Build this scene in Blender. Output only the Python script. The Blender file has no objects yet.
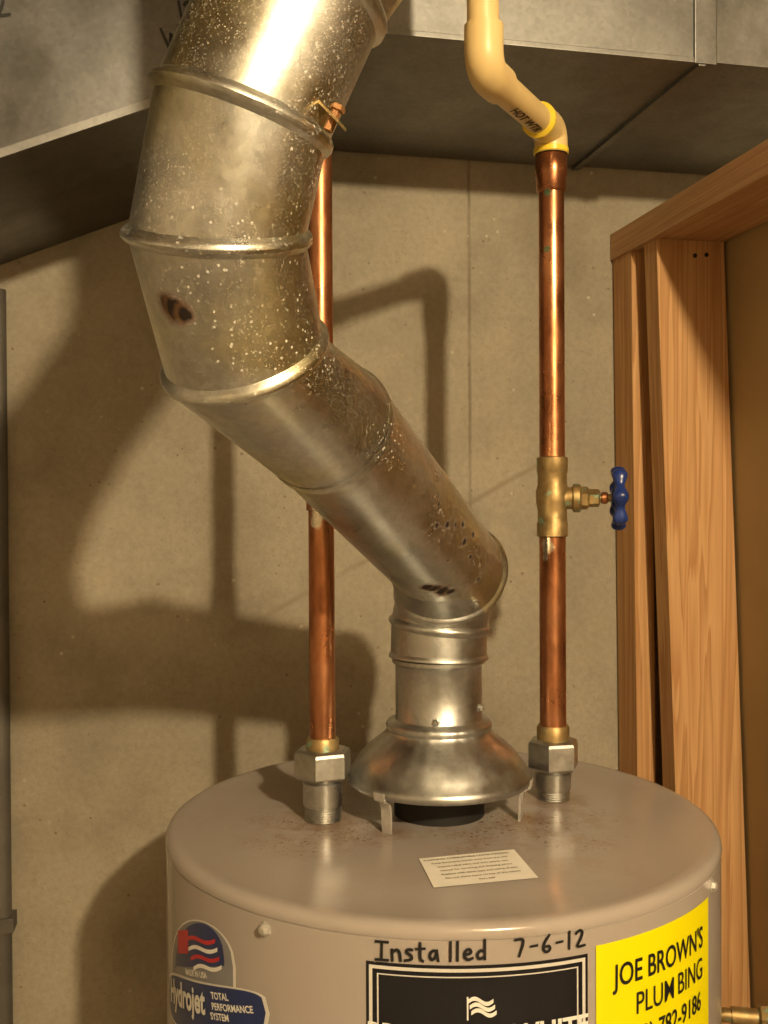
import bpy, bmesh, math, random
from mathutils import Vector, Matrix, Quaternion
random.seed(4)
sc = bpy.context.scene
ZC = 1.575            # camera height above floor
HT = 1.25             # heater top
HX, HY, HR = 0.056, 1.04, 0.28
YAW = math.radians(12)
WL = Vector((0, 1.47, 0))
try:
    sc.view_settings.view_transform = 'Standard'
    sc.view_settings.look = 'None'
except Exception: pass

# ------------------------------------------------------------ materials
class NT:
    def __init__(s, name):
        s.m = bpy.data.materials.new(name); s.m.use_nodes = True
        s.t = s.m.node_tree; s.b = s.t.nodes['Principled BSDF']
        s.tc = s.t.nodes.new('ShaderNodeTexCoord')
    def n(s, typ, **kw):
        nd = s.t.nodes.new(typ)
        for k, v in kw.items(): setattr(nd, k, v)
        return nd
    def l(s, a, b): s.t.links.new(a, b)
    def mapping(s, scale=(1,1,1), src='Object', rot=(0,0,0), loc=(0,0,0)):
        m = s.n('ShaderNodeMapping'); m.inputs['Scale'].default_value = scale
        m.inputs['Rotation'].default_value = rot; m.inputs['Location'].default_value = loc
        s.l(s.tc.outputs[src], m.inputs['Vector']); return m.outputs[0]
    def noise(s, vec, scale, detail=4, rough=.55, dist=0):
        n = s.n('ShaderNodeTexNoise'); n.inputs['Scale'].default_value = scale
        n.inputs['Detail'].default_value = detail; n.inputs['Roughness'].default_value = rough
        n.inputs['Distortion'].default_value = dist
        s.l(vec, n.inputs['Vector']); return n.outputs['Fac']
    def vor(s, vec, scale, out='Distance'):
        n = s.n('ShaderNodeTexVoronoi'); n.inputs['Scale'].default_value = scale
        s.l(vec, n.inputs['Vector']); return n.outputs[out]
    def ramp(s, fac, stops):
        r = s.n('ShaderNodeValToRGB'); e = r.color_ramp.elements
        while len(e) < len(stops): e.new(0.5)
        for i, (p, c) in enumerate(stops):
            e[i].position = p
            e[i].color = (c, c, c, 1) if isinstance(c, (int, float)) else (*c, 1)
        s.l(fac, r.inputs[0]); return r.outputs[0]
    def mix(s, fac, a, b, mode='MIX'):
        m = s.n('ShaderNodeMix', data_type='RGBA', blend_type=mode)
        for sock, v in ((m.inputs[0], fac), (m.inputs[6], a), (m.inputs[7], b)):
            if hasattr(v, 'links'): s.l(v, sock)
            elif isinstance(v, (int, float)): sock.default_value = v
            else: sock.default_value = (*v, 1)
        return m.outputs[2]
    def math(s, op, a, b=None, c=None, clamp=False):
        m = s.n('ShaderNodeMath', operation=op, use_clamp=clamp)
        for i, v in enumerate((a, b, c)):
            if v is None: continue
            if hasattr(v, 'links'): s.l(v, m.inputs[i])
            else: m.inputs[i].default_value = v
        return m.outputs[0]
    def setp(s, name, v):
        k = s.b.inputs[name]
        if hasattr(v, 'links'): s.l(v, k)
        elif isinstance(v, (int, float)): k.default_value = v
        else: k.default_value = (*v, 1)
    def bump(s, h, strength=.2, dist=.002):
        b = s.n('ShaderNodeBump'); b.inputs['Strength'].default_value = strength
        b.inputs['Distance'].default_value = dist
        s.l(h, b.inputs['Height']); s.l(b.outputs[0], s.b.inputs['Normal'])
    def spot(s, center, rad, soft=.35, nscale=90, namp=.8):
        v = s.n('ShaderNodeVectorMath', operation='DISTANCE')
        s.l(s.tc.outputs['Object'], v.inputs[0]); v.inputs[1].default_value = center
        nz = s.noise(s.tc.outputs['Object'], nscale, 3)
        d = s.math('DIVIDE', v.outputs['Value'], rad)
        d = s.math('ADD', d, s.math('MULTIPLY', s.math('SUBTRACT', nz, .5), namp*2))
        return s.math('SUBTRACT', 1, s.math('DIVIDE', s.math('SUBTRACT', d, 1-soft), soft, clamp=True), clamp=True)

def plain(name, col, rough=.5, metal=0, nscale=40, var=.12, bump=0):
    M = NT(name); v = M.mapping()
    nz = M.noise(v, nscale)
    a = tuple(c*(1-var) for c in col); b = tuple(min(1, c*(1+var)) for c in col)
    M.setp('Base Color', M.ramp(nz, [(.3, a), (.7, b)]))
    M.setp('Roughness', rough); M.setp('Metallic', metal)
    if bump: M.bump(nz, bump, .001)
    return M.m

def galv(name, dark, light, r0=.22, r1=.45, scale=14, spots=(), splash=False, tint=None, spangle=.28, metal=1.0):
    M = NT(name); v = M.mapping()
    big = M.noise(v, scale, 5, .6)
    col = M.ramp(big, [(.3, dark), (.7, light)])
    sp = M.vor(v, 220, 'Color')
    bw = M.n('ShaderNodeRGBToBW'); M.l(sp, bw.inputs[0])
    col = M.mix(spangle, col, M.ramp(bw.outputs[0], [(0, .35), (1, 1.0)]), 'MULTIPLY')
    if tint:
        t = M.noise(M.mapping((1,1,1), loc=(3,1,5)), 8, 3)
        col = M.mix(M.ramp(t, [(.47, 0), (.62, 1)]), col, M.mix(1.0, col, tint, 'MULTIPLY'))
    rough = M.ramp(M.noise(v, scale*2.3, 6, .65), [(.3, r0), (.75, r1)])
    if splash:
        for sc_, off, lo, f in ((210, 0, .44, .8), (420, 3, .40, .65), (600, 8, .34, .55)):
            s1 = M.vor(M.mapping((1,1,1), loc=(off, 0, 0)), sc_)
            m1 = M.ramp(s1, [(.12, 1), (.24, 0)])
            g = M.ramp(M.noise(M.mapping(loc=(7+off,2,1)), 14, 4), [(lo, 0), (lo+.16, 1)])
            mk = M.math('MULTIPLY', M.math('MULTIPLY', m1, g), f)
            col = M.mix(mk, col, (.80,.78,.72))
            rough = M.mix(mk, rough, (.55,.55,.55))
            metal = M.math('SUBTRACT', metal, M.math('MULTIPLY', mk, .9), clamp=True)
    for c, rd, na in spots:
        k0 = M.spot(c, rd*1.5, namp=na, soft=.5)
        col = M.mix(M.math('MULTIPLY', k0, .65), col, (.26,.13,.05))
        k = M.spot(c, rd, namp=na)
        col = M.mix(k, col, (.014,.006,.003)); rough = M.mix(k0, rough, (.8,.8,.8))
        metal = M.math('SUBTRACT', metal, k, clamp=True)
    M.setp('Base Color', col); M.setp('Roughness', rough); M.setp('Metallic', metal)
    M.bump(M.noise(v, 45, 4), .10, .002)
    return M.m

def copper_mat(name, solders=(), tarn=.5):
    M = NT(name); v = M.mapping()
    st = M.noise(M.mapping((1,1,.35)), 38, 5, .65)
    col = M.ramp(st, [(.28, (.24,.085,.035)), (.5, (.50,.21,.095)), (.72, (.70,.34,.17))])
    ta = M.ramp(M.noise(M.mapping((1,1,.5), loc=(2,3,4)), 11, 4), [(.45, 0), (.62, 1)])
    col = M.mix(M.math('MULTIPLY', ta, tarn), col, (.24,.10,.05))
    rough = M.ramp(M.noise(v, 26, 5), [(.3, .22), (.7, .46)])
    for c, rd, cc in solders:
        k = M.spot(c, rd, namp=.9, nscale=70)
        col = M.mix(k, col, cc)
    M.setp('Base Color', col); M.setp('Roughness', rough); M.setp('Metallic', .92)
    M.bump(st, .08, .001)
    return M.m

# ------------------------------------------------------------ mesh helpers
def mk(name, verts, faces, mat, smooth=True, ang=35):
    me = bpy.data.meshes.new(name); me.from_pydata([tuple(v) for v in verts], [], faces)
    me.validate()
    bm = bmesh.new(); bm.from_mesh(me); bmesh.ops.recalc_face_normals(bm, faces=bm.faces); bm.to_mesh(me); bm.free()
    if smooth:
        me.shade_smooth(); me.set_sharp_from_angle(angle=math.radians(ang))
    me.materials.append(mat)
    o = bpy.data.objects.new(name, me); sc.collection.objects.link(o)
    return o

def lathe(name, prof, mat, segs=64, loc=(0,0,0), rot=None, cap=True, smooth=True, ang=35, mod=None, phase=0):
    vs, fs = [], []
    for (r, z) in prof:
        for i in range(segs):
            a = 2*math.pi*i/segs + phase
            rr = r*(mod(a, r, z) if mod else 1)
            vs.append(Vector((rr*math.cos(a), rr*math.sin(a), z)))
    n = len(prof)
    for j in range(n-1):
        for i in range(segs):
            k = (i+1) % segs
            fs.append((j*segs+i, j*segs+k, (j+1)*segs+k, (j+1)*segs+i))
    if cap:
        fs.append(tuple(range(segs))[::-1]); fs.append(tuple((n-1)*segs+i for i in range(segs)))
    if rot is not None: vs = [rot @ v for v in vs]
    L = Vector(loc); vs = [v+L for v in vs]
    return mk(name, vs, fs, mat, smooth, ang)

def to_dir(d):
    return Vector((0,0,1)).rotation_difference(Vector(d).normalized()).to_matrix()

def gore_tube(name, pts, r, beads, mat, w=.006, segs=72, startlip=0, endlip=0, planes={}):
    """mitred sheet-metal elbow; planes: {joint index: (normal)} forces a joint plane"""
    pts = [Vector(p) for p in pts]; N = len(pts)
    ds = [(pts[i+1]-pts[i]).normalized() for i in range(N-1)]
    fr = []; a = ds[0].orthogonal().normalized(); b = ds[0].cross(a)
    for i in range(N-1):
        if i > 0:
            q = ds[i-1].rotation_difference(ds[i]); a = q @ a; b = q @ b
        fr.append((a.copy(), b.copy()))
    rings = []
    def ring(P, nrm, off, rr, i):
        out = []; a, b = fr[i]; d = ds[i]
        for k in range(segs):
            th = 2*math.pi*k/segs
            c = a*math.cos(th)*rr + b*math.sin(th)*rr
            out.append(P + c + d*(off - c.dot(nrm)/d.dot(nrm)))
        return out
    prof = [(0, 1), (.3, .93), (.6, .62), (.85, .2), (1, 0)]
    for i in range(N-1):
        n0 = ds[0] if i == 0 else planes.get(i, (ds[i-1]+ds[i]).normalized())
        n1 = ds[-1] if i == N-2 else planes.get(i+1, (ds[i]+ds[i+1]).normalized())
        h0 = startlip if i == 0 else beads[i-1]
        h1 = endlip if i == N-2 else beads[i]
        if h0 > 0:
            for (t, h) in prof: rings.append(ring(pts[i], n0, t*w, r+h0*h, i))
        else: rings.append(ring(pts[i], n0, 0, r, i))
        j = i+1 if (i+1) in planes else i
        if h1 > 0:
            for (t, h) in reversed(prof): rings.append(ring(pts[i+1], n1, -t*w, r+h1*h, j))
        else: rings.append(ring(pts[i+1], n1, 0, r, j))
    vs = [v for rg in rings for v in rg]; fs = []
    for j in range(len(rings)-1):
        for k in range(segs):
            m = (k+1) % segs
            fs.append((j*segs+k, j*segs+m, (j+1)*segs+m, (j+1)*segs+k))
    return mk(name, vs, fs, mat, True, 28)

def sweep(name, pts, r, mat, segs=32, bend=.02, steps=8):
    pts = [Vector(p) for p in pts]; path = [pts[0]]
    for i in range(1, len(pts)-1):
        p0, p, p1 = pts[i-1], pts[i], pts[i+1]
        A = p + (p0-p).normalized()*bend; B = p + (p1-p).normalized()*bend
        for k in range(steps+1):
            t = k/steps; path.append(A*(1-t)**2 + p*2*t*(1-t) + B*t*t)
    path.append(pts[-1])
    n = len(path); tang = []
    for i in range(n):
        tang.append((path[min(i+1, n-1)]-path[max(i-1, 0)]).normalized())
    a = tang[0].orthogonal().normalized(); vs = []; fs = []
    for i in range(n):
        if i: a = tang[i-1].rotation_difference(tang[i]) @ a
        b = tang[i].cross(a)
        for k in range(segs):
            th = 2*math.pi*k/segs; vs.append(path[i] + (a*math.cos(th)+b*math.sin(th))*r)
    for i in range(n-1):
        for k in range(segs):
            m = (k+1) % segs; fs.append((i*segs+k, i*segs+m, (i+1)*segs+m, (i+1)*segs+k))
    fs.append(tuple(range(segs))[::-1]); fs.append(tuple((n-1)*segs+i for i in range(segs)))
    return mk(name, vs, fs, mat, True, 50)

def prism(name, bot, top, mat, bevel=.0015):
    vs = list(bot)+list(top)
    fs = [(3,2,1,0),(4,5,6,7),(0,1,5,4),(1,2,6,5),(2,3,7,6),(3,0,4,7)]
    o = mk(name, vs, fs, mat, False)
    if bevel:
        bm = bmesh.new(); bm.from_mesh(o.data)
        bmesh.ops.bevel(bm, geom=list(bm.edges), offset=bevel, segments=2, affect='EDGES', profile=.7)
        bm.to_mesh(o.data); bm.free()
    return o

def box(name, lo, hi, mat, bevel=.0015):
    x0,y0,z0 = lo; x1,y1,z1 = hi
    return prism(name, [(x0,y0,z0),(x1,y0,z0),(x1,y1,z0),(x0,y1,z0)], [(x0,y0,z1),(x1,y0,z1),(x1,y1,z1),(x0,y1,z1)], mat, bevel)

def wallframe(o):
    o.location = WL; o.rotation_euler = (0, 0, YAW); return o
def wpt(s, t, z):
    c, k = math.cos(YAW), math.sin(YAW)
    return Vector((s*c - t*k, 1.47 + s*k + t*c, z))

def group(name, kids):
    e = bpy.data.objects.new(name, None); e.empty_display_size = .05
    sc.collection.objects.link(e)
    for k in kids: k.parent = e
    return e

def text_mesh(body, size, offset=0, shear=0, align='CENTER', spacing=1, xs=1):
    cu = bpy.data.curves.new('txt', 'FONT'); cu.body = body; cu.size = size; cu.offset = offset
    cu.shear = shear; cu.align_x = align; cu.align_y = 'CENTER'; cu.space_character = spacing
    cu.resolution_u = 4
    o = bpy.data.objects.new('txt', cu); sc.collection.objects.link(o)
    bpy.context.view_layer.update()
    me = bpy.data.meshes.new_from_object(o.evaluated_get(bpy.context.evaluated_depsgraph_get()))
    bpy.data.objects.remove(o)
    for v in me.vertices: v.co.x *= xs
    return me

RB = HR-.0012
def cyl_pt(phi, z, r):
    return Vector((HX + r*math.sin(phi), HY - r*math.cos(phi), z))

def cyl_text(name, body, size, phi, z, mat, eps=.0018, rot=0, **kw):
    me = text_mesh(body, size, **kw); me.name = name
    c, s = math.cos(rot), math.sin(rot)
    bm = bmesh.new(); bm.from_mesh(me)
    for v in bm.verts:
        x, y = v.co.x*c - v.co.y*s, v.co.x*s + v.co.y*c
        v.co = cyl_pt(math.radians(phi) + x/HR, z + y, RB+eps)
    bm.to_mesh(me); bm.free()
    me.materials.clear(); me.materials.append(mat)
    o = bpy.data.objects.new(name, me); sc.collection.objects.link(o); return o

def cyl_patch(name, p0, p1, top, bot, mat, eps=.0010, n=40):
    vs, fs = [], []
    for i in range(n+1):
        t = i/n; ph = math.radians(p0+(p1-p0)*t)
        vs.append(cyl_pt(ph, bot(t), RB+eps)); vs.append(cyl_pt(ph, top(t), RB+eps))
    for i in range(n): fs.append((2*i, 2*i+2, 2*i+3, 2*i+1))
    return mk(name, vs, fs, mat)

def flat_text(name, body, size, M, mat, **kw):
    me = text_mesh(body, size, **kw); me.name = name; me.transform(M)
    me.materials.clear(); me.materials.append(mat)
    o = bpy.data.objects.new(name, me); sc.collection.objects.link(o); return o

GL = {
 'I': ([[(0,1),(.6,.98)],[(.3,1),(.28,0)],[(0,.02),(.6,0)]], .8),
 'n': ([[(0,.6),(.02,0)],[(0,.4),(.2,.62),(.38,.5),(.42,0)]], .62),
 's': ([[(.38,.6),(.15,.64),(.05,.48),(.34,.3),(.36,.08),(0,.02)]], .56),
 't': ([[(.2,.98),(.18,.08),(.34,.0)],[(0,.66),(.42,.68)]], .6),
 'a': ([[(.38,.52),(.2,.6),(.02,.3),(.18,.02),(.38,.28),(.4,.58)],[(.4,.58),(.47,0)]], .85),
 'l': ([[(.06,1.02),(.05,0)]], .34),
 'e': ([[(.03,.3),(.4,.36),(.3,.62),(.08,.52),(.03,.2),(.2,0),(.44,.1)]], .62),
 'd': ([[(.38,.42),(.2,.52),(.02,.25),(.15,0),(.4,.15)],[(.42,1.05),(.42,0)]], .7),
 '7': ([[(0,.96),(.5,1),(.2,0)]], .80), '-': ([[(0,.48),(.32,.5)]], .60),
 '6': ([[(.36,1),(.1,.62),(.02,.2),(.2,0),(.42,.15),(.34,.4),(.08,.34)]], .74),
 '1': ([[(.1,1),(.08,0)]], .46), '2': ([[(0,.8),(.2,1),(.4,.8),(.22,.35),(0,0),(.5,.03)]], .7),
 'W': ([[(0,1),(.2,0)],[(.2,0),(.4,.7)],[(.4,.7),(.6,0)],[(.6,0),(.85,1.05)]], 1.0), 'i': ([[(.05,.6),(.03,0)],[(.07,.85),(.08,.92)]], .28),
 'r': ([[(0,.6),(.02,0)],[(.02,.4),(.2,.62),(.38,.58)]], .55), 'X': ([[(0,1),(.6,0)],[(.6,1),(0,0)]], .8)}
def stroke_ribbons(text, size, wid, ysc=1.0):
    V, Fc = [], []; x = 0
    for ch in text:
        if ch == ' ': x += .45; continue
        if ch == '_': x += .16; continue
        st, adv = GL[ch]
        for s in st:
            P = [Vector((x+a, b*ysc)) for a, b in s]
            if len(P) > 2:
                for _ in range(2):
                    Q = [P[0]]
                    for i in range(len(P)-1):
                        if i > 0: Q.append(P[i]*.75+P[i+1]*.25)
                        if i < len(P)-2: Q.append(P[i]*.25+P[i+1]*.75)
                    Q.append(P[-1]); P = Q
            P = [p*size for p in P]
            base = len(V)
            for i, p in enumerate(P):
                d = (P[min(i+1,len(P)-1)]-P[max(i-1,0)]).normalized(); n = Vector((-d.y, d.x))
                ww = wid*(.45 if 0 < i < len(P)-1 else .38)
                e = d*wid*(.3 if i == len(P)-1 else (-.3 if i == 0 else 0))
                V += [p+n*ww+e, p-n*ww+e]
            for i in range(len(P)-1): Fc.append((base+2*i, base+2*i+1, base+2*i+3, base+2*i+2))
        x += adv
    return V, Fc, x*size
def cyl_hand(name, text, size, wid, phi0, zbase, mat, rise=0, ysc=1.0):
    V, Fc, wdt = stroke_ribbons(text, size, wid, ysc)
    vs = [cyl_pt(math.radians(phi0)+v.x/HR, zbase+v.y+rise*v.x, RB+.0015) for v in V]
    return mk(name, vs, Fc, mat, False)

# ------------------------------------------------------------ material instances
def concrete():
    M = NT('poured_concrete'); v = M.mapping()
    big = M.noise(v, 2.2, 6, .6)
    col = M.ramp(big, [(.3, (.33,.29,.215)), (.55, (.425,.378,.288)), (.75, (.52,.465,.37))])
    md = M.noise(M.mapping(loc=(3,3,3)), 6, 7, .62)
    col = M.mix(.75, col, M.ramp(md, [(.3, .58), (.5, .9), (.7, 1.0)]), 'MULTIPLY')
    fine = M.noise(v, 110, 6, .75)
    col = M.mix(.35, col, M.ramp(fine, [(.35, .55), (.6, 1.0)]), 'MULTIPLY')
    def flecks(sc_, off, r, gate_s, gl, c, f):
        nonlocal col
        vd = M.vor(M.mapping(loc=off), sc_)
        k = M.math('MULTIPLY', M.ramp(vd, [(r*.5, 1), (r, 0)]), M.ramp(M.noise(M.mapping(loc=(off[2],4,4)), gate_s, 3), [(gl, 0), (gl+.06, 1)]))
        col = M.mix(M.math('MULTIPLY', k, f), col, c); return k
    pits = flecks(55, (0,0,0), .13, 18, .54, (.16,.12,.08), .6)
    flecks(38, (1.3,.7,2.2), .12, 14, .54, (.75,.7,.58), .5)
    flecks(120, (5,.7,1.2), .2, 9, .5, (.2,.16,.11), .4)
    sep = M.n('ShaderNodeSeparateXYZ'); M.l(M.tc.outputs['Object'], sep.inputs[0])
    X, Z = sep.outputs[0], sep.outputs[2]
    wob = M.math('MULTIPLY', M.math('SUBTRACT', M.noise(v, 12, 5), .5), .012)
    sd = M.math('ABSOLUTE', M.math('SUBTRACT', M.math('ADD', X, M.math('MULTIPLY', wob, .25)), .132))
    seam = M.math('SUBTRACT', 1, M.math('DIVIDE', sd, .0036, clamp=True), clamp=True)
    seam = M.math('MULTIPLY', seam, M.ramp(M.noise(v, 14, 4), [(.35, .35), (.58, 1)]))
    col = M.mix(M.math('MULTIPLY', seam, .7), col, (.13,.10,.065))
    k = .245/.466
    zz = M.math('ADD', M.math('MULTIPLY', M.math('SUBTRACT', X, -.224), k), ZC-.190)
    dd = M.math('ABSOLUTE', M.math('ADD', M.math('SUBTRACT', Z, zz), wob))
    dl = M.math('SUBTRACT', 1, M.math('DIVIDE', dd, .007, clamp=True), clamp=True)
    rng = M.math('MULTIPLY', M.math('GREATER_THAN', X, -.25), M.math('LESS_THAN', X, .26))
    dl = M.math('MULTIPLY', M.math('MULTIPLY', dl, rng), M.ramp(M.noise(v, 9, 3), [(.4, .3), (.6, 1)]))
    col = M.mix(M.math('MULTIPLY', dl, .6), col, (.22,.18,.12))
    M.setp('Base Color', col); M.setp('Roughness', .88)
    h = M.math('SUBTRACT', M.math('ADD', fine, M.math('MULTIPLY', md, 2)), M.math('MULTIPLY', M.math('ADD', pits, seam), 1.5))
    M.bump(h, .4, .003)
    return M.m

def wood(name, a, b, axis='z'):
    M = NT(name)
    sc_ = {'z': (16,16,.45), 'y': (16,.45,16)}[axis]
    v = M.mapping(sc_)
    w = M.noise(v, 2.2, 3, .45, .6)
    w2 = M.noise(M.mapping(tuple(x*7 for x in sc_)), 3, 3)
    ri = M.math('FRACT', M.math('MULTIPLY', w, 7))
    col = M.mix(M.ramp(ri, [(.05, 0), (.5, .4), (.9, 1), (1, .1)]), a, b)
    col = M.mix(.4, col, M.ramp(w2, [(.3, .66), (.7, 1.0)]), 'MULTIPLY')
    M.setp('Base Color', col); M.setp('Roughness', .7)
    M.setp('Specular IOR Level', .25)
    M.bump(w2, .15, .001)
    return M.m

m_conc = concrete()
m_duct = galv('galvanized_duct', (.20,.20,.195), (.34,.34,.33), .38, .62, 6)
m_duct2 = galv('dark_duct', (.11,.11,.11), (.22,.22,.22), .30, .48, 5)  # darker grey and lower roughness than the trunk duct metal
m_strip = plain('dark_steel', (.12,.11,.095), .6, .3, 20, .2)
_A = Vector((.0720,1.030,-.073)); _B = Vector((-.045,.77,.0585)); _d = (_B-_A).normalized()
_n = Vector((-.07,-1,.03)); _n = (_n-_d*_n.dot(_d)).normalized(); _w = _d.cross(_n)
def T(s, th, r=.0525):
    p = _A + _d*s + (_n*math.cos(th)+_w*math.sin(th))*r
    return (p.x, p.y, p.z+ZC)
rust = [(T(.086,-.42), .0085, .75), (T(.076,-.34), .0080, .7), (T(.094,-.52), .006, .7), (T(.068,-.25), .005, .7)]
rust += [(T(s,th), r, .5) for s, th, r in ((.16,.5,.0034),(.175,.35,.0028),(.13,.75,.0032),(.115,.55,.0036),(.10,.8,.0032),(.145,.62,.0024),(.09,.45,.0028),(.03,-.1,.0028),(.19,.62,.0022),(.05,.3,.0024),(.12,.1,.002))]
m_flue = galv('flue_metal', (.50,.51,.49), (.86,.87,.85), .25, .46, 12,
              spots=[((-.1275,.594,.1170+ZC), .0070, .4), ((-.1220,.593,.1145+ZC), .0085, .4), ((-.1165,.593,.1120+ZC), .0062, .4)] + rust,
              splash=True, tint=(1,.93,.66))
m_hood = galv('draft_hood_metal', (.44,.45,.44), (.68,.69,.68), .32, .52, 20)
m_steel = galv('zinc_steel', (.45,.45,.43), (.65,.65,.62), .3, .5, 30)
m_leg = galv('leg_metal', (.55,.53,.49), (.75,.73,.68), .45, .6, 30, metal=.6)
m_cu_l = copper_mat('copper_left', [((-.063,1.006,-.008+ZC), .012, (.8,.74,.62)), ((-.07,1.006,-.020+ZC), .009, (.8,.74,.62))], .45)
m_cu_r = copper_mat('copper_right', [((.174,1.073,-.050+ZC), .009, (.66,.56,.44)), ((.172,1.075,-.062+ZC), .005, (.66,.56,.44)),
                                     ((.175,1.075,.27+ZC), .004, (.25,.34,.22)), ((.176,1.075,.33+ZC), .004, (.2,.3,.18))], .6)
def brassm():
    M = NT('aged_brass'); v = M.mapping()
    nz = M.noise(v, 60, 5)
    col = M.ramp(nz, [(.3, (.25,.17,.07)), (.6, (.46,.33,.15)), (.8, (.60,.47,.25))])
    g = M.ramp(M.noise(M.mapping(loc=(3,3,3)), 75, 3), [(.56, 0), (.63, 1)])
    col = M.mix(M.math('MULTIPLY', g, .75), col, (.28,.48,.34))
    M.setp('Base Color', col); M.setp('Metallic', .8); M.setp('Roughness', .48); M.bump(nz, .35, .002)
    return M.m
m_brass = brassm()
m_cpvc = plain('cream_cpvc', (.74,.55,.25), .38, 0, 14, .07)
m_cement = plain('yellow_solvent_cement', (.85,.62,.05), .3, 0, 60, .15)
m_blue = plain('blue_enamel', (.014,.035,.18), .3, 0, 60, .2, .1)
m_black = plain('black_ink', (.008,.008,.01), .5, 0, 50, .1)
m_blackl = plain('black_label', (.010,.010,.014), .25, 0, 50, .1)
m_silver = plain('silver_print', (.68,.67,.64), .4, .1, 50, .05)
m_white = plain('white_print', (.8,.79,.75), .5, 0, 50, .04)
m_yel = plain('yellow_sticker', (.88,.80,.0), .45, 0, 20, .03)
m_navy = plain('navy_print', (.02,.035,.13), .35, 0, 50, .1)
m_red = plain('red_print', (.5,.02,.03), .4, 0, 50, .1)
m_greyl = plain('grey_sticker', (.22,.22,.24), .4, 0, 50, .05)
m_paper = plain('paper_label', (.84,.82,.76), .6, 0, 50, .04)
m_textgrey = plain('grey_ink', (.28,.25,.2), .6, 0, 50, .05)
m_dark = plain('sooty_black', (.01,.009,.008), .7, 0, 50, .1)
m_rust = plain('rusty_tab', (.34,.17,.07), .5, .6, 90, .4)
def paint():
    M = NT('heater_enamel'); v = M.mapping()
    nz = M.noise(v, 3, 3)
    col = M.ramp(nz, [(.3, (.365,.325,.30)), (.7, (.395,.352,.325))])
    sm = M.ramp(M.noise(v, 11, 6, .7), [(.52, 0), (.75, 1)])
    col = M.mix(M.math('MULTIPLY', sm, .18), col, (.18,.12,.07))
    near = M.spot((.125,1.0,HT), .13, .7, 20, .3)
    near2 = M.spot((-.06,.99,HT), .10, .7, 20, .3)
    nr = M.math('MAXIMUM', near, near2)
    stn = M.math('MULTIPLY', nr, M.ramp(M.noise(M.mapping(loc=(8,5,2)), 32, 5, .7), [(.45, 0), (.66, 1)]))
    col = M.mix(M.math('MULTIPLY', stn, .62), col, (.22,.11,.045))
    for sc_, loc in ((95, (0,0,0)), (170, (2,2,0)), (260, (5,2,0))):
        dv = M.vor(M.mapping(loc=loc), sc_); sp = M.ramp(dv, [(.12, 1), (.24, 0)])
        gt = M.ramp(M.noise(M.mapping(loc=(1,5,2)), 25, 2), [(.42, 0), (.52, 1)])
        mk_ = M.math('MULTIPLY', M.math('MULTIPLY', sp, gt), nr)
        col = M.mix(M.math('MULTIPLY', mk_, .85), col, (.16,.06,.02))
    for c, rr in (((-.063,1.019,HT), .048), ((.184,1.087,HT), .042), ((.006,.979,HT), .026), ((.143,1.012,HT), .032)):
        k = M.spot(c, rr, .8, 45, .55)
        col = M.mix(M.math('MULTIPLY', k, .6), col, (.20,.105,.045))
    M.setp('Base Color', col)
    M.setp('Roughness', M.ramp(M.noise(v, 7, 4), [(.3, .15), (.7, .26)]))
    M.bump(M.noise(v, 160, 2), .03, .0006)
    return M.m
m_paint = paint()
m_wood = wood('pine_stud', (.66,.395,.185), (.49,.25,.10))
m_woody = wood('pine_plate', (.60,.37,.19), (.46,.255,.12), 'y')
m_panel = plain('panel_board', (.42,.31,.15), .7, 0, 5, .08)
m_floor = plain('floor_concrete', (.28,.25,.21), .8, 0, 6, .15, .2)
m_ceil = plain('ceiling_board', (.34,.27,.18), .8, 0, 6, .1)
m_room = plain('painted_wall', (.40,.35,.27), .8, 0, 3, .08)

# ------------------------------------------------------------ room
H = 2.44
wallframe(box('wall_back', (-1.6, 0, 0), (1.7, .2, H), m_conc, 0))
wallframe(box('wall_left', (-1.8, -3.3, 0), (-1.6, .2, H), m_room, 0))
wallframe(box('wall_right', (1.7, -3.3, 0), (1.9, .2, H), m_room, 0))
wallframe(box('wall_front', (-1.8, -3.5, 0), (1.9, -3.3, H), m_room, 0))
wallframe(box('floor', (-1.8, -3.5, -.1), (1.9, .2, 0), m_floor, 0))
wallframe(box('ceiling', (-1.8, -3.5, H), (1.9, .2, H+.1), m_ceil, 0))

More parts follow.
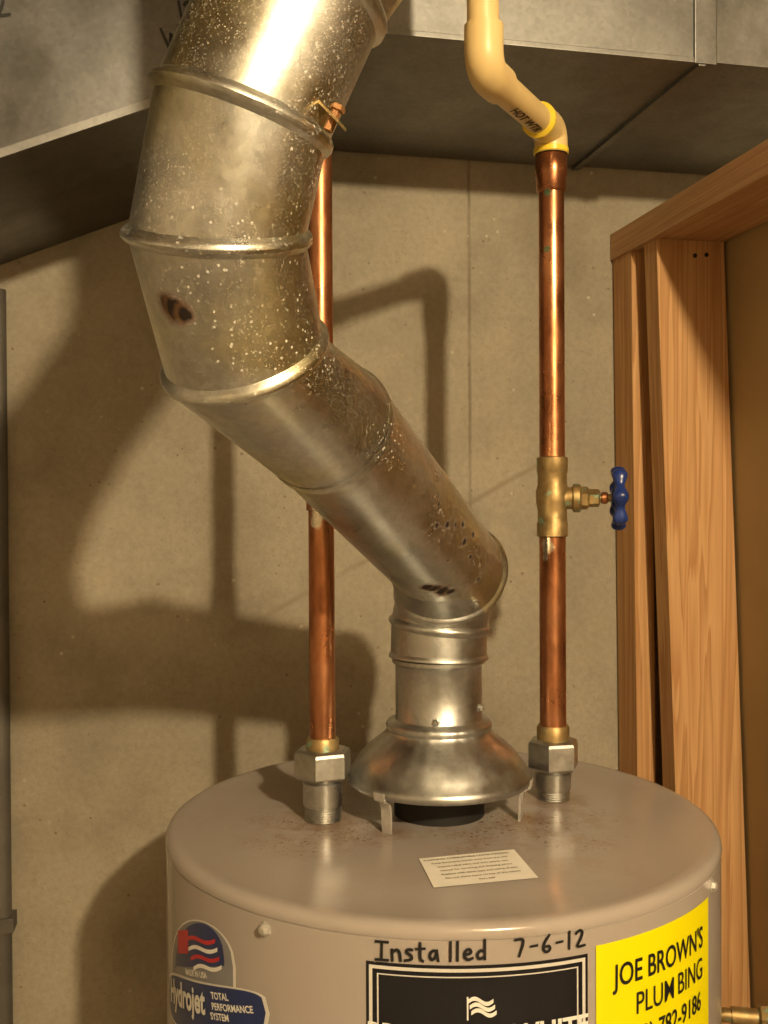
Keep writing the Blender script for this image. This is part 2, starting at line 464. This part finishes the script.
# ------------------------------------------------------------ duct
def duct():
    zb = ZC+.506; zt = H-.03; t0, t1 = -.377, -.006
    parts = []
    s0 = -.09; sl = .42; sL = -1.25; zL = zb + sl*(sL-s0)
    def shell(nm, secs, m):
        vs = []
        for s, a, b in secs: vs += [(s,t0,a),(s,t1,a),(s,t1,b),(s,t0,b)]
        fs = []
        for i in range(len(secs)-1):
            for k in range(4):
                q = (k+1)%4; fs.append((4*i+k, 4*i+q, 4*i+4+q, 4*i+4+k))
        fs += [(0,1,2,3), tuple(4*(len(secs)-1)+k for k in (3,2,1,0))]
        parts.append(mk(nm, vs, fs, m, False))
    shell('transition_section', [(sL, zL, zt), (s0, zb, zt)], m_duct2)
    shell('trunk_section', [(s0, zb, zt), (.298, zb, zt)], m_duct)
    parts.append(box('trunk_section_far', (.306, t0+.002, zb+.002), (1.55, t1, zt), m_duct, .001))
    parts.append(box('cleat_front', (.288, t0-.004, zb-.003), (.316, t0+.001, zt), m_duct, .0012))
    parts.append(box('cleat_bottom', (.294, t0-.002, zb-.005), (.303, t1, zb+.001), m_duct, .001))
    parts.append(box('hem_front', (s0, t0-.0025, zb-.002), (.29, t0+.0005, zb+.004), m_duct, .0008))
    vs = []
    for s, a in ((sL, zL), (s0, zb)):
        vs += [(s, t0-.0025, a-.002), (s, t0+.001, a-.002), (s, t0+.001, a+.007), (s, t0-.0025, a+.007)]
    parts.append(mk('hem_slope', vs, [(0,1,5,4),(1,2,6,5),(2,3,7,6),(3,0,4,7),(0,3,2,1),(4,5,6,7)], m_duct, False))
    parts.append(box('standing_seam', (s0-.006, t0-.005, zb-.002), (s0+.004, t0, zt), m_duct, .0012))
    for p in parts: wallframe(p)
    B = Matrix.Translation(wpt(0,0,0)) @ Matrix.Rotation(YAW, 4, 'Z')
    for nm, body, s, z, rot, size in (('marker_writing', 'Wir', -.308, ZC+.466, .22, .022), ('marker_writing_upper', 'l2', -.292, ZC+.499, .2, .018), ('marker_writing_edge', 'X2', -.488, ZC+.482, .2, .022)):
        Mx = B @ Matrix.Translation((s, t0-.0012, z)) @ Matrix.Rotation(math.pi/2, 4, 'X') @ Matrix.Rotation(rot, 4, 'Z')
        V, Fc, _ = stroke_ribbons(body, size, .0036)
        parts.append(mk(nm, [Mx @ Vector((v.x, v.y, 0)) for v in V], Fc, m_black, False))
    return group('air_duct', parts)
duct()

# ------------------------------------------------------------ stud wall
def studs():
    zp = ZC+.368; parts = []
    parts.append(box('top_plate', (.358, -1.25, zp), (.47, -.002, zp+.04), m_woody, .0015))
    parts.append(box('bottom_plate', (.39, -1.25, 0), (.50, -.002, .038), m_woody, .0015))
    parts.append(prism('stud_end', [(.380,-.066,.038),(.409,-.066,.038),(.409,-.004,.038),(.380,-.004,.038)],
                       [(.361,-.066,zp),(.392,-.066,zp),(.392,-.004,zp),(.361,-.004,zp)], m_wood))
    parts.append(prism('stud_wide', [(.432,-.137,.038),(.540,-.137,.038),(.540,-.099,.038),(.432,-.099,.038)],
                       [(.365,-.137,zp),(.470,-.137,zp),(.470,-.099,zp),(.365,-.099,zp)], m_wood))
    parts.append(prism('stud_near', [(.40,-1.2,.038),(.50,-1.2,.038),(.50,-1.16,.038),(.40,-1.16,.038)],
                       [(.36,-1.2,zp),(.466,-1.2,zp),(.466,-1.16,zp),(.36,-1.16,zp)], m_wood))
    parts.append(prism('sheathing', [(.545,-1.25,.0),(.557,-1.25,.0),(.557,-.002,.0),(.545,-.002,.0)],
                       [(.474,-1.25,zp+.035),(.486,-1.25,zp+.035),(.486,-.002,zp+.035),(.474,-.002,zp+.035)], m_panel, 0))
    for s, z in ((.424, zp-.022), (.442, zp-.02)):
        parts.append(lathe('nail', [(.003,-.001),(.003,.0006),(.001,.001)], m_dark, 12, (s,-.138,z), Matrix.Rotation(math.pi/2, 3, 'X')))
    for p in parts: wallframe(p)
    return group('stud_wall_frame', parts)
studs()

def conduit():
    parts = [lathe('tube', [(.012,0),(.012,ZC+.285)], m_strip, 24, wpt(-.532, -.02, 0))]
    for z in (.5, 1.0):
        parts.append(wallframe(box('strap', (-.552,-.034,z), (-.516,-.002,z+.02), m_strip, .001)))
    group('steel_conduit', parts)
conduit()

# ------------------------------------------------------------ water heater
def heater():
    parts = []
    C = (HX, HY, 0); rb = RB
    parts.append(lathe('jacket', [(rb-.02,0.0),(rb-.02,.05),(rb,.052),(rb,.3),(rb,.7),(rb,HT-.0125),(rb-.002,HT-.011)], m_paint, 160, C))
    parts.append(lathe('lid', [(rb-.003,HT-.0112),(rb+.0004,HT-.0112),(rb+.0007,HT-.009),(rb+.0002,HT-.0055),(rb-.0015,HT-.0023),(rb-.0045,HT-.0004),
                               (HR-.009,HT),(HR-.016,HT-.0002),(HR-.022,HT-.0012),(HR-.06,HT),(.2,HT),(.1,HT),(.05,HT)], m_paint, 160, C, ang=60))
    parts.append(lathe('flue_collar', [(.047,HT-.001),(.047,HT+.022),(.041,HT+.024),(.039,HT+.002)], m_dark, 48, C))
    for ph, z in ((-33.5,-.3465),(57,-.3445),(145,-.3435),(-125,-.3435)):
        p = math.radians(ph); q = cyl_pt(p, ZC+z, rb)
        R = to_dir((math.sin(p), -math.cos(p), 0))
        parts.append(lathe('screw', [(.0066,-.001),(.0066,.0012),(.005,.0018),(.0042,.0048),(.003,.0055)], m_leg, 6, q, R, smooth=False))
    zt = ZC-.3555
    A0, A1 = -14.9, 21.4
    parts.append(cyl_patch('front_label', A0, A1, lambda t: zt, lambda t: zt-.26, m_blackl, .0004))
    def strip(nm, a0, a1, z1, z0, m, e): parts.append(cyl_patch(nm, a0, a1, lambda t: z1, lambda t: z0, m, e, 30))
    strip('label_border_outer_top', A0+.5, A1-.5, zt-.0025, zt-.0052, m_silver, .0008)
    strip('label_border_left', A0+.5, A0+1.05, zt-.0025, zt-.25, m_silver, .0008)
    strip('label_border_right', A1-1.05, A1-.5, zt-.0025, zt-.25, m_silver, .0008)
    strip('label_border_inner_top', A0+1.8, A1-1.8, zt-.0085, zt-.0095, m_silver, .0008)
    strip('label_border_inner_left', A0+1.8, A0+2.05, zt-.0085, zt-.25, m_silver, .0008)
    strip('label_border_inner_right', A1-2.05, A1-1.8, zt-.0085, zt-.25, m_silver, .0008)
    parts.append(cyl_text('label_name', 'BRADFORD WHITE', .0205, 3.3, zt-.0550, m_white, eps=.0012, offset=.0006, xs=1.0))
    for k in range(3):
        parts.append(cyl_patch('emblem_stripe', 1.3+k*.25, 5.3+k*.25, lambda t, k=k: zt-.026-k*.0045+.0022*math.sin(t*6.3), lambda t, k=k: zt-.0292-k*.0045+.0022*math.sin(t*6.3), m_white, .0009, 16))
    parts.append(cyl_patch('emblem_pole', 1.1, 1.35, lambda t: zt-.024, lambda t: zt-.042, m_white, .0009, 2))
    parts.append(cyl_hand('marker_date_word', 'Insta_lled', .0158, .0027, -13.2, ZC-.3535, m_black, .035, .9))
    parts.append(cyl_hand('marker_date_number', '7-6-12', .0158, .0026, 8.8, ZC-.3500, m_black, .03, .85))
    parts.append(cyl_patch('plumber_sticker', 22.9, 54.6, lambda t: ZC-.3505, lambda t: ZC-.468, m_yel, .0010))
    parts.append(cyl_text('plumber_line_a', "JOE BROWN'S", .0255, 38.9, ZC-.3795, m_black, rot=-.01, xs=.76, offset=.0003))
    parts.append(cyl_text('plumber_line_b', "PLUM", .0255, 36.0, ZC-.4065, m_black, rot=-.01, xs=.78, offset=.0001))
    parts.append(cyl_text('plumber_line_b', "BING", .0255, 46.6, ZC-.4065, m_black, rot=-.01, xs=.78, offset=.0001))
    parts.append(cyl_text('plumber_line_c', "(303) 782-9186", .0225, 39, ZC-.4335, m_black, rot=-.01, xs=.80, offset=.0003))
    def dome(t, w=1.0): return ZC-.4105+.045*(t-.5) + .0435*w*math.sqrt(max(0, 1-(2*t-1)**2))
    parts.append(cyl_patch('badge_dome', -67, -40.5, lambda t: dome(t), lambda t: ZC-.430+.045*(t-.5), m_silver, .0003))
    parts.append(cyl_patch('badge_dome_face', -66.3, -41.2, lambda t: dome(t,.97), lambda t: ZC-.430+.045*(t-.5), m_greyl, .0005))
    parts.append(cyl_patch('badge_dome_inner', -63.5, -43.5, lambda t: dome(t,.86)+.003, lambda t: ZC-.4085+.036*(t-.5), m_navy, .0007))
    for k in range(4):
        parts.append(cyl_patch('badge_flag_stripe', -57+k*1.1, -46.0+k*.6, lambda t, k=k: ZC-.3795+.018*(t-.5)-k*.0066+.0022*math.sin(t*6), lambda t, k=k: ZC-.3830+.018*(t-.5)-k*.0066+.0022*math.sin(t*6), m_red if k % 2 == 0 else m_white, .001, 16))
    parts.append(cyl_patch('badge_flag_field', -61.5, -56, lambda t: ZC-.390+.01*t, lambda t: ZC-.411+.01*t, m_red, .0009, 8))
    parts.append(cyl_text('badge_made_in', 'MADE IN USA', .0070, -53, ZC-.4135, m_white, eps=.0012, offset=.0002, rot=.28))
    def oval(t, h=.026): return h*(max(0, 1-abs(2*t-1)**4))**.25
    pc = lambda t: ZC-.4605+.046*t
    parts.append(cyl_patch('badge_plate_edge', -69.5, -32.6, lambda t: pc(t)+oval(t,.021), lambda t: pc(t)-oval(t,.03), m_silver, .0007))
    parts.append(cyl_patch('badge_plate', -69, -33.4, lambda t: pc(t)+oval(t,.0190), lambda t: pc(t)-oval(t,.027), m_navy, .001))
    parts.append(cyl_text('badge_word', 'Hydrojet', .030, -58.5, ZC-.4445, m_white, eps=.0016, shear=.3, offset=.0009, rot=.27, xs=.80))
    for i, w in enumerate(('TOTAL', 'PERFORMANCE', 'SYSTEM')):
        parts.append(cyl_text('badge_small_word', w, .0080, -45.0+(3.4 if i == 1 else 0.2), ZC-.4185-.0088*i+(.004 if i == 1 else 0), m_white, eps=.0016, offset=.0002, rot=.27))
    a = [Vector((.030,.902,HT+.0010)), Vector((.119,.925,HT+.0010)), Vector((.131,.855,HT+.0010)), Vector((.040,.834,HT+.0010))]
    parts.append(mk('paper_label_top', a, [(0,3,2,1)], m_paper, False))
    ux = (a[1]-a[0]).normalized(); c = (a[0]+a[1]+a[2]+a[3])/4
    th = math.atan2(ux.y, ux.x)
    for i in range(7):
        Mx = Matrix.Translation(c+Vector((0,0,.0006))) @ Matrix.Rotation(th, 4, 'Z') @ Matrix.Translation((0, .027-.009*i, 0))
        s = ['WARNING: COMBUSTIBLE VAPOR HAZARD', 'Keep flammable liquids away from the unit', 'inspect relief valve and vent yearly, see', 'manual for servicing and draining advice', 'Replace with same type and rating of part', 'Do not store items on top of this heater', 'Part 238'][i]
        parts.append(flat_text('paper_text', s, .0045, Mx, m_textgrey, offset=.0001, xs=.93))
    return group('water_heater', parts)
heater()

# ------------------------------------------------------------ draft hood
def hood():
    parts = []; C = (HX, HY, HT)
    def flute(a, r, z):
        k = 1 if .05 < r < .088 else 0
        return 1 + .003*k*math.cos(a*28)
    prof = [(.0905,.037),(.0945,.0352),(.0968,.0375),(.0968,.0420),(.0945,.0450),(.0920,.0475),(.0885,.0530),(.0830,.0605),(.0760,.0680),(.0685,.0745),(.0615,.0800),(.0565,.0840),(.0540,.0872),
            (.0535,.0885),(.055,.090),(.055,.0940),(.053,.0968),(.0465,.0985),(.0450,.100),(.0450,.128),(.0450,.155),(.0460,.156),(.0485,.158),(.0485,.162),(.0460,.164),(.0455,.17)]
    parts.append(lathe('hood_skirt', prof, m_hood, 168, C, cap=False, mod=flute, ang=50))
    inner = [(r-.0012, z-.0005) for r, z in prof[2:14]]
    parts.append(lathe('hood_underside', inner, m_hood, 96, C, cap=False))
    for deg in (-18, 230, 106):
        a = math.radians(deg); d = Vector((math.cos(a), math.sin(a), 0)); t = Vector((-d.y, d.x, 0))
        def P(r, w, z): return Vector(C) + d*r + t*w + Vector((0,0,z))
        outl = [(.0965,.042,.0065),(.0955,.034,.0065),(.0880,.030,.0062),(.0860,.024,.006),(.0850,.0,.0055)]
        vs, fs = [], []
        for r, z, w in outl:
            vs += [P(r+.0012,-w,z), P(r+.0012,w,z), P(r-.0012,w,z), P(r-.0012,-w,z)]
        for i in range(len(outl)-1):
            for k in range(4):
                m = (k+1)%4; fs.append((4*i+k,4*i+m,4*i+4+m,4*i+4+k))
        fs += [(0,3,2,1), tuple(4*(len(outl)-1)+k for k in range(4))]
        parts.append(mk('leg', vs, fs, m_leg, False))
    for deg, z in ((-97,.104),(-25,.113),(60,.11)):
        a = math.radians(deg); d = Vector((math.cos(a), math.sin(a), 0))
        parts.append(lathe('screw', [(.0045,-.001),(.0045,.001),(.003,.0015),(.003,.004),(.002,.005)], m_steel, 6, Vector(C)+d*.0445+Vector((0,0,z)), to_dir(d), smooth=False))
    return group('draft_hood', parts)
hood()

# ------------------------------------------------------------ flue pipe
def flue():
    Z = lambda x, y, z: Vector((x, y, z+ZC))
    A = Z(*_A); B = Z(*_B); Cc = Z(-.091,.657,.0965); D = Z(-.1015,.617,.1640)
    E = Z(-.0835,.60,.2310); F = Z(-.047,.60,.310); G = Z(.025,.60,.41); K = Z(.025,.60,H-ZC)
    parts = []
    dAB = (B-A).normalized()
    parts.append(gore_tube('lower_elbow', [Z(HX,HY,-.163), Z(HX+.001,HY+.001,-.128), Z(.063,1.036,-.094), A+dAB*.06], .0500, [.003,.003], m_hood, .005, startlip=.002))
    parts.append(gore_tube('straight_run', [A-dAB*.006, B], .0525, [], m_flue, .006, startlip=.0034, endlip=.0016))
    nC = Vector((-.19,-.60,.78)).normalized()
    parts.append(gore_tube('upper_elbow', [B-dAB*.004, Cc, D, E, F, G, K], .0530, [.0040,.0042,.0040,.0042,.004], m_flue, .006, startlip=.0014, planes={1: nC}))
    side = dAB.cross(Vector((0,0,1))).normalized(); up = side.cross(dAB).normalized()
    n = (side*(.45)+up*.9).normalized(); tt = dAB.cross(n)
    v = []
    for P in (A+dAB*.003, B-dAB*.008):
        for a_, b_ in ((-.003,.0515),(-.003,.0534),(.003,.0534),(.003,.0515)): v.append(P+tt*a_+n*b_)
    parts.append(mk('lock_seam', v, [(0,1,5,4),(1,2,6,5),(2,3,7,6),(3,0,4,7),(0,3,2,1),(4,5,6,7)], m_flue, False))
    def screw(axisP, d, n, r=.0530, m=m_steel, s=1):
        n = (n - d*n.dot(d)).normalized(); q = axisP + n*r
        parts.append(lathe('screw', [(.005*s,-.001),(.005*s,.001),(.0035*s,.0015),(.0035*s,.005*s),(.002*s,.006*s)], m, 6, q, to_dir(n), smooth=False))
    dEF = (F-E).normalized(); dDE = (E-D).normalized()
    screw(F-dEF*.022, dEF, Vector((-.35,-1,0)))
    screw(A+dAB*.02, dAB, Vector((.4,-.4,-.6)), .0525)
    n = Vector((1,-.45,0)); n = (n-dEF*n.dot(dEF)).normalized(); tt = dEF.cross(n)
    P0 = E + dEF*.012 + n*.0525
    v = []
    for zz in (0, .0016):
        for (u_, w_, z_) in ((0,-.006,.004),(0,.006,.004),(.018,.005,-.004),(.018,-.005,-.004)):
            v.append(P0+n*u_+tt*w_+dEF*(z_+zz))
    parts.append(mk('strap_tab', v, [(3,2,1,0),(4,5,6,7),(0,1,5,4),(1,2,6,5),(2,3,7,6),(3,0,4,7)], m_brass, False))
    parts.append(lathe('tab_screw', [(.003,0),(.003,.012),(.0045,.0125),(.0045,.015),(.003,.016)], m_rust, 6, P0+n*.010-dEF*.008, to_dir(dEF), smooth=False))
    return group('flue_pipe', parts)
flue()

# ------------------------------------------------------------ water pipes
def union(x, y, zring1, zhex1, zhex0, rp, hexr, nip, phase):
    L = (x, y, 0); p = []
    p.append(lathe('brass_ring', [(rp,zhex1-.002),(rp+.003,zhex1-.001),(rp+.0032,zring1-.003),(rp+.0015,zring1),(rp-.001,zring1)], m_brass, 40, L))
    p.append(lathe('hex_nut', [(hexr*.86,zhex0),(hexr*.99,zhex0+.003),(hexr,zhex0+.004),(hexr,zhex1-.005),(hexr*.96,zhex1-.002),(hexr*.8,zhex1)], m_steel, 6, L, smooth=False, phase=phase))
    pr = [(nip*.98,HT+.0002)]
    z = HT+.001; lo = zhex0
    mid = HT + (lo-HT)*.35
    while z < mid-.002:
        pr += [(nip,z),(nip*.95,z+.0012)]; z += .0024
    pr += [(nip*.95,mid),(nip*1.08,mid+.001),(nip*1.08,lo-.004),(nip*.98,lo-.002),(nip*.98,lo+.001)]
    p.append(lathe('nipple', pr, m_steel, 40, L, ang=25))
    return p

def pipe_left():
    x, y = -.064, 1.019
    parts = [lathe('tube', [(.0132,ZC-.258),(.0132,H-.001)], m_cu_l, 48, (x,y,0))]
    parts.append(lathe('coupling', [(.0132,ZC-.01),(.0152,ZC-.009),(.0152,ZC+.035),(.0132,ZC+.036)], m_cu_l, 48, (x,y,0)))
    parts += union(x, y, ZC-.2405, ZC-.252, ZC-.282, .0135, .0300, .0190, .35)
    group('copper_pipe', parts)
pipe_left()

def pipe_right():
    x, y = .183, 1.087
    zc = ZC+.003; L = (x, y, 0)
    low = [lathe('tube_lower', [(.0143,ZC-.262),(.0143,zc-.0432)], m_cu_r, 48, (x,y,0))]
    low += union(x, y, ZC-.2445, ZC-.260, ZC-.2925, .0145, .0285, .0180, .2)
    group('copper_pipe', low)
    group('copper_pipe', [lathe('tube_upper', [(.0138,zc+.0442),(.0138,ZC+.35)], m_cu_r, 48, (x,y,0)),
             lathe('adapter', [(.0138,ZC+.332),(.0158,ZC+.335),(.0160,ZC+.347),(.0172,ZC+.351),(.0172,ZC+.371),(.0160,ZC+.373)], m_cu_r, 48, (x,y,0))])
    v = [lathe('valve_body', [(.0142,zc-.043),(.0168,zc-.042),(.0168,zc-.028),(.0158,zc-.026),(.0158,zc-.014),(.0175,zc-.006),(.0178,zc+.006),(.0158,zc+.014),(.0158,zc+.026),(.0168,zc+.028),(.0168,zc+.043),(.0142,zc+.044)], m_brass, 48, L)]
    ax = Vector((1,-.16,.0)).normalized(); R = to_dir(ax); O = Vector((x,y,zc-.001))
    def al(nm, prof, m, segs=32, sm=True): v.append(lathe(nm, prof, m, segs, O, R, smooth=sm))
    al('bonnet', [(.012,.008),(.012,.021),(.0155,.0225),(.0155,.029),(.013,.031)], m_brass)
    al('bonnet_hex', [(.0125,.029),(.0125,.037),(.0105,.039)], m_brass, 6, False)
    al('packing_nut', [(.009,.038),(.0098,.040),(.0098,.049),(.007,.051)], m_brass, 6, False)
    al('stem', [(.0042,.05),(.0042,.078),(.003,.0785)], m_brass)
    al('stem_collar', [(.005,.052),(.0065,.053),(.0065,.058),(.005,.059)], m_cu_r)
    al('handle_screw', [(.005,.0775),(.005,.080),(.003,.0815)], m_steel, 6, False)
    al('handle_hub', [(.0085,.0625),(.010,.064),(.010,.072),(.0085,.077),(.006,.078)], m_blue)
    vs, fs = [], []; NS, NT_ = 140, 14
    for i in range(NS):
        a = 2*math.pi*i/NS; lb = .5+.5*math.cos(a*7)
        rr = .0258 + .0044*lb; tr = .0042 + .0022*lb
        for j in range(NT_):
            b = 2*math.pi*j/NT_
            vs.append(O + R @ Vector(((rr+tr*.85*math.cos(b))*math.cos(a), (rr+tr*.85*math.cos(b))*math.sin(a), .0705+(.0048+.0034*lb)*math.sin(b))))
    for i in range(NS):
        for j in range(NT_):
            i2, j2 = (i+1)%NS, (j+1)%NT_; fs.append((i*NT_+j, i2*NT_+j, i2*NT_+j2, i*NT_+j2))
    v.append(mk('handle_rim', vs, fs, m_blue))
    for k in range(4):
        a = math.pi/2*k+.3
        p0 = O + R @ Vector((.007*math.cos(a), .007*math.sin(a), .0695)); p1 = O + R @ Vector((.025*math.cos(a), .025*math.sin(a), .0705))
        v.append(sweep('handle_spoke', [p0, p1], .0038, m_blue, 12))
    group('gate_valve', v)
    P0 = Vector((x, y, ZC+.3735)); P1 = Vector((x, y, ZC+.400)); P2 = Vector((.0905, .89, ZC+.380)); P3 = Vector((.0845,.885,H-.001))
    c = [sweep('tube', [P0, P1, P2, P3], .0142, m_cpvc, 36, .02)]
    d = (P2-P1).normalized()
    c.append(sweep('elbow_lower', [P0, P1, P1+d*.045], .0178, m_cpvc, 36, .018))
    c.append(lathe('cement_ring', [(.0175,0),(.0188,.001),(.0188,.006),(.0175,.007)], m_cement, 36, P0))
    c.append(lathe('cement_ring', [(.0142,0),(.0183,.0005),(.0183,.004),(.0142,.008)], m_cement, 36, P1+d*.044, to_dir(d)))
    c.append(sweep('elbow_upper', [P2-d*.042, P2, P2+Vector((0,0,.040))], .0174, m_cpvc, 36, .022))
    n = Vector((-.2,-1,-1.5)); n = (n-d*n.dot(d)).normalized()
    xa = -d; ya = n.cross(xa)
    Mx = Matrix.Translation(P1.lerp(P2,.46)+n*.0146)
    Rm = Matrix((xa, ya, n)).transposed().to_4x4()
    c.append(flat_text('printed_text', 'HOT WTR', .013, Mx @ Rm, m_black, offset=.0003, xs=1.4))
    group('plastic_water_pipe', c)
pipe_right()

def gasfit():
    q = Vector((.43, 1.15, ZC-.60)); p = []
    R = to_dir((1,-.2,0))
    p.append(lathe('hex', [(.014,0),(.016,.002),(.016,.016),(.014,.018)], m_brass, 6, q, R, smooth=False))
    p.append(lathe('body', [(.010,-.03),(.010,0),(.012,.018),(.012,.05),(.010,.052)], m_brass, 24, q, R))
    p.append(sweep('line', [q+Vector((-.03,.006,0)), q+Vector((-.05,.01,0)), q+Vector((-.05,.01,-.974))], .008, m_brass, 16, .015))
    group('brass_gas_fitting', p)
gasfit()

# ------------------------------------------------------------ lamp
LP = Vector((.68, -.80, ZC+.74))
lamp_parts = [lathe('lampholder', [(.055,H-ZC-.74),(.055,H-ZC-.74-.012),(.03,H-ZC-.74-.03),(.022,H-ZC-.74-.045)], m_white, 48, LP)]
ld = bpy.data.lights.new('bulb', 'POINT'); ld.energy = 162; ld.color = (1.0, .785, .48); ld.shadow_soft_size = .035
lo = bpy.data.objects.new('bulb', ld); lo.location = LP; sc.collection.objects.link(lo)
lamp_parts.append(lo)
group('ceiling_lamp', lamp_parts)

w = bpy.data.worlds.new('World'); sc.world = w; w.use_nodes = True
w.node_tree.nodes['Background'].inputs[0].default_value = (1,.8,.55,1)
w.node_tree.nodes['Background'].inputs[1].default_value = .05

# ------------------------------------------------------------ camera
cd = bpy.data.cameras.new('camera'); cam = bpy.data.objects.new('camera', cd); sc.collection.objects.link(cam)
cd.sensor_fit = 'VERTICAL'; cd.sensor_height = 24; cd.lens = 24*1000/1024; cd.clip_start = .02
cam.matrix_world = Matrix.Translation((0,0,ZC)) @ Matrix.Rotation(math.radians(90-.63), 4, 'X') @ Matrix.Rotation(math.radians(-.3), 4, 'Z')
sc.camera = cam
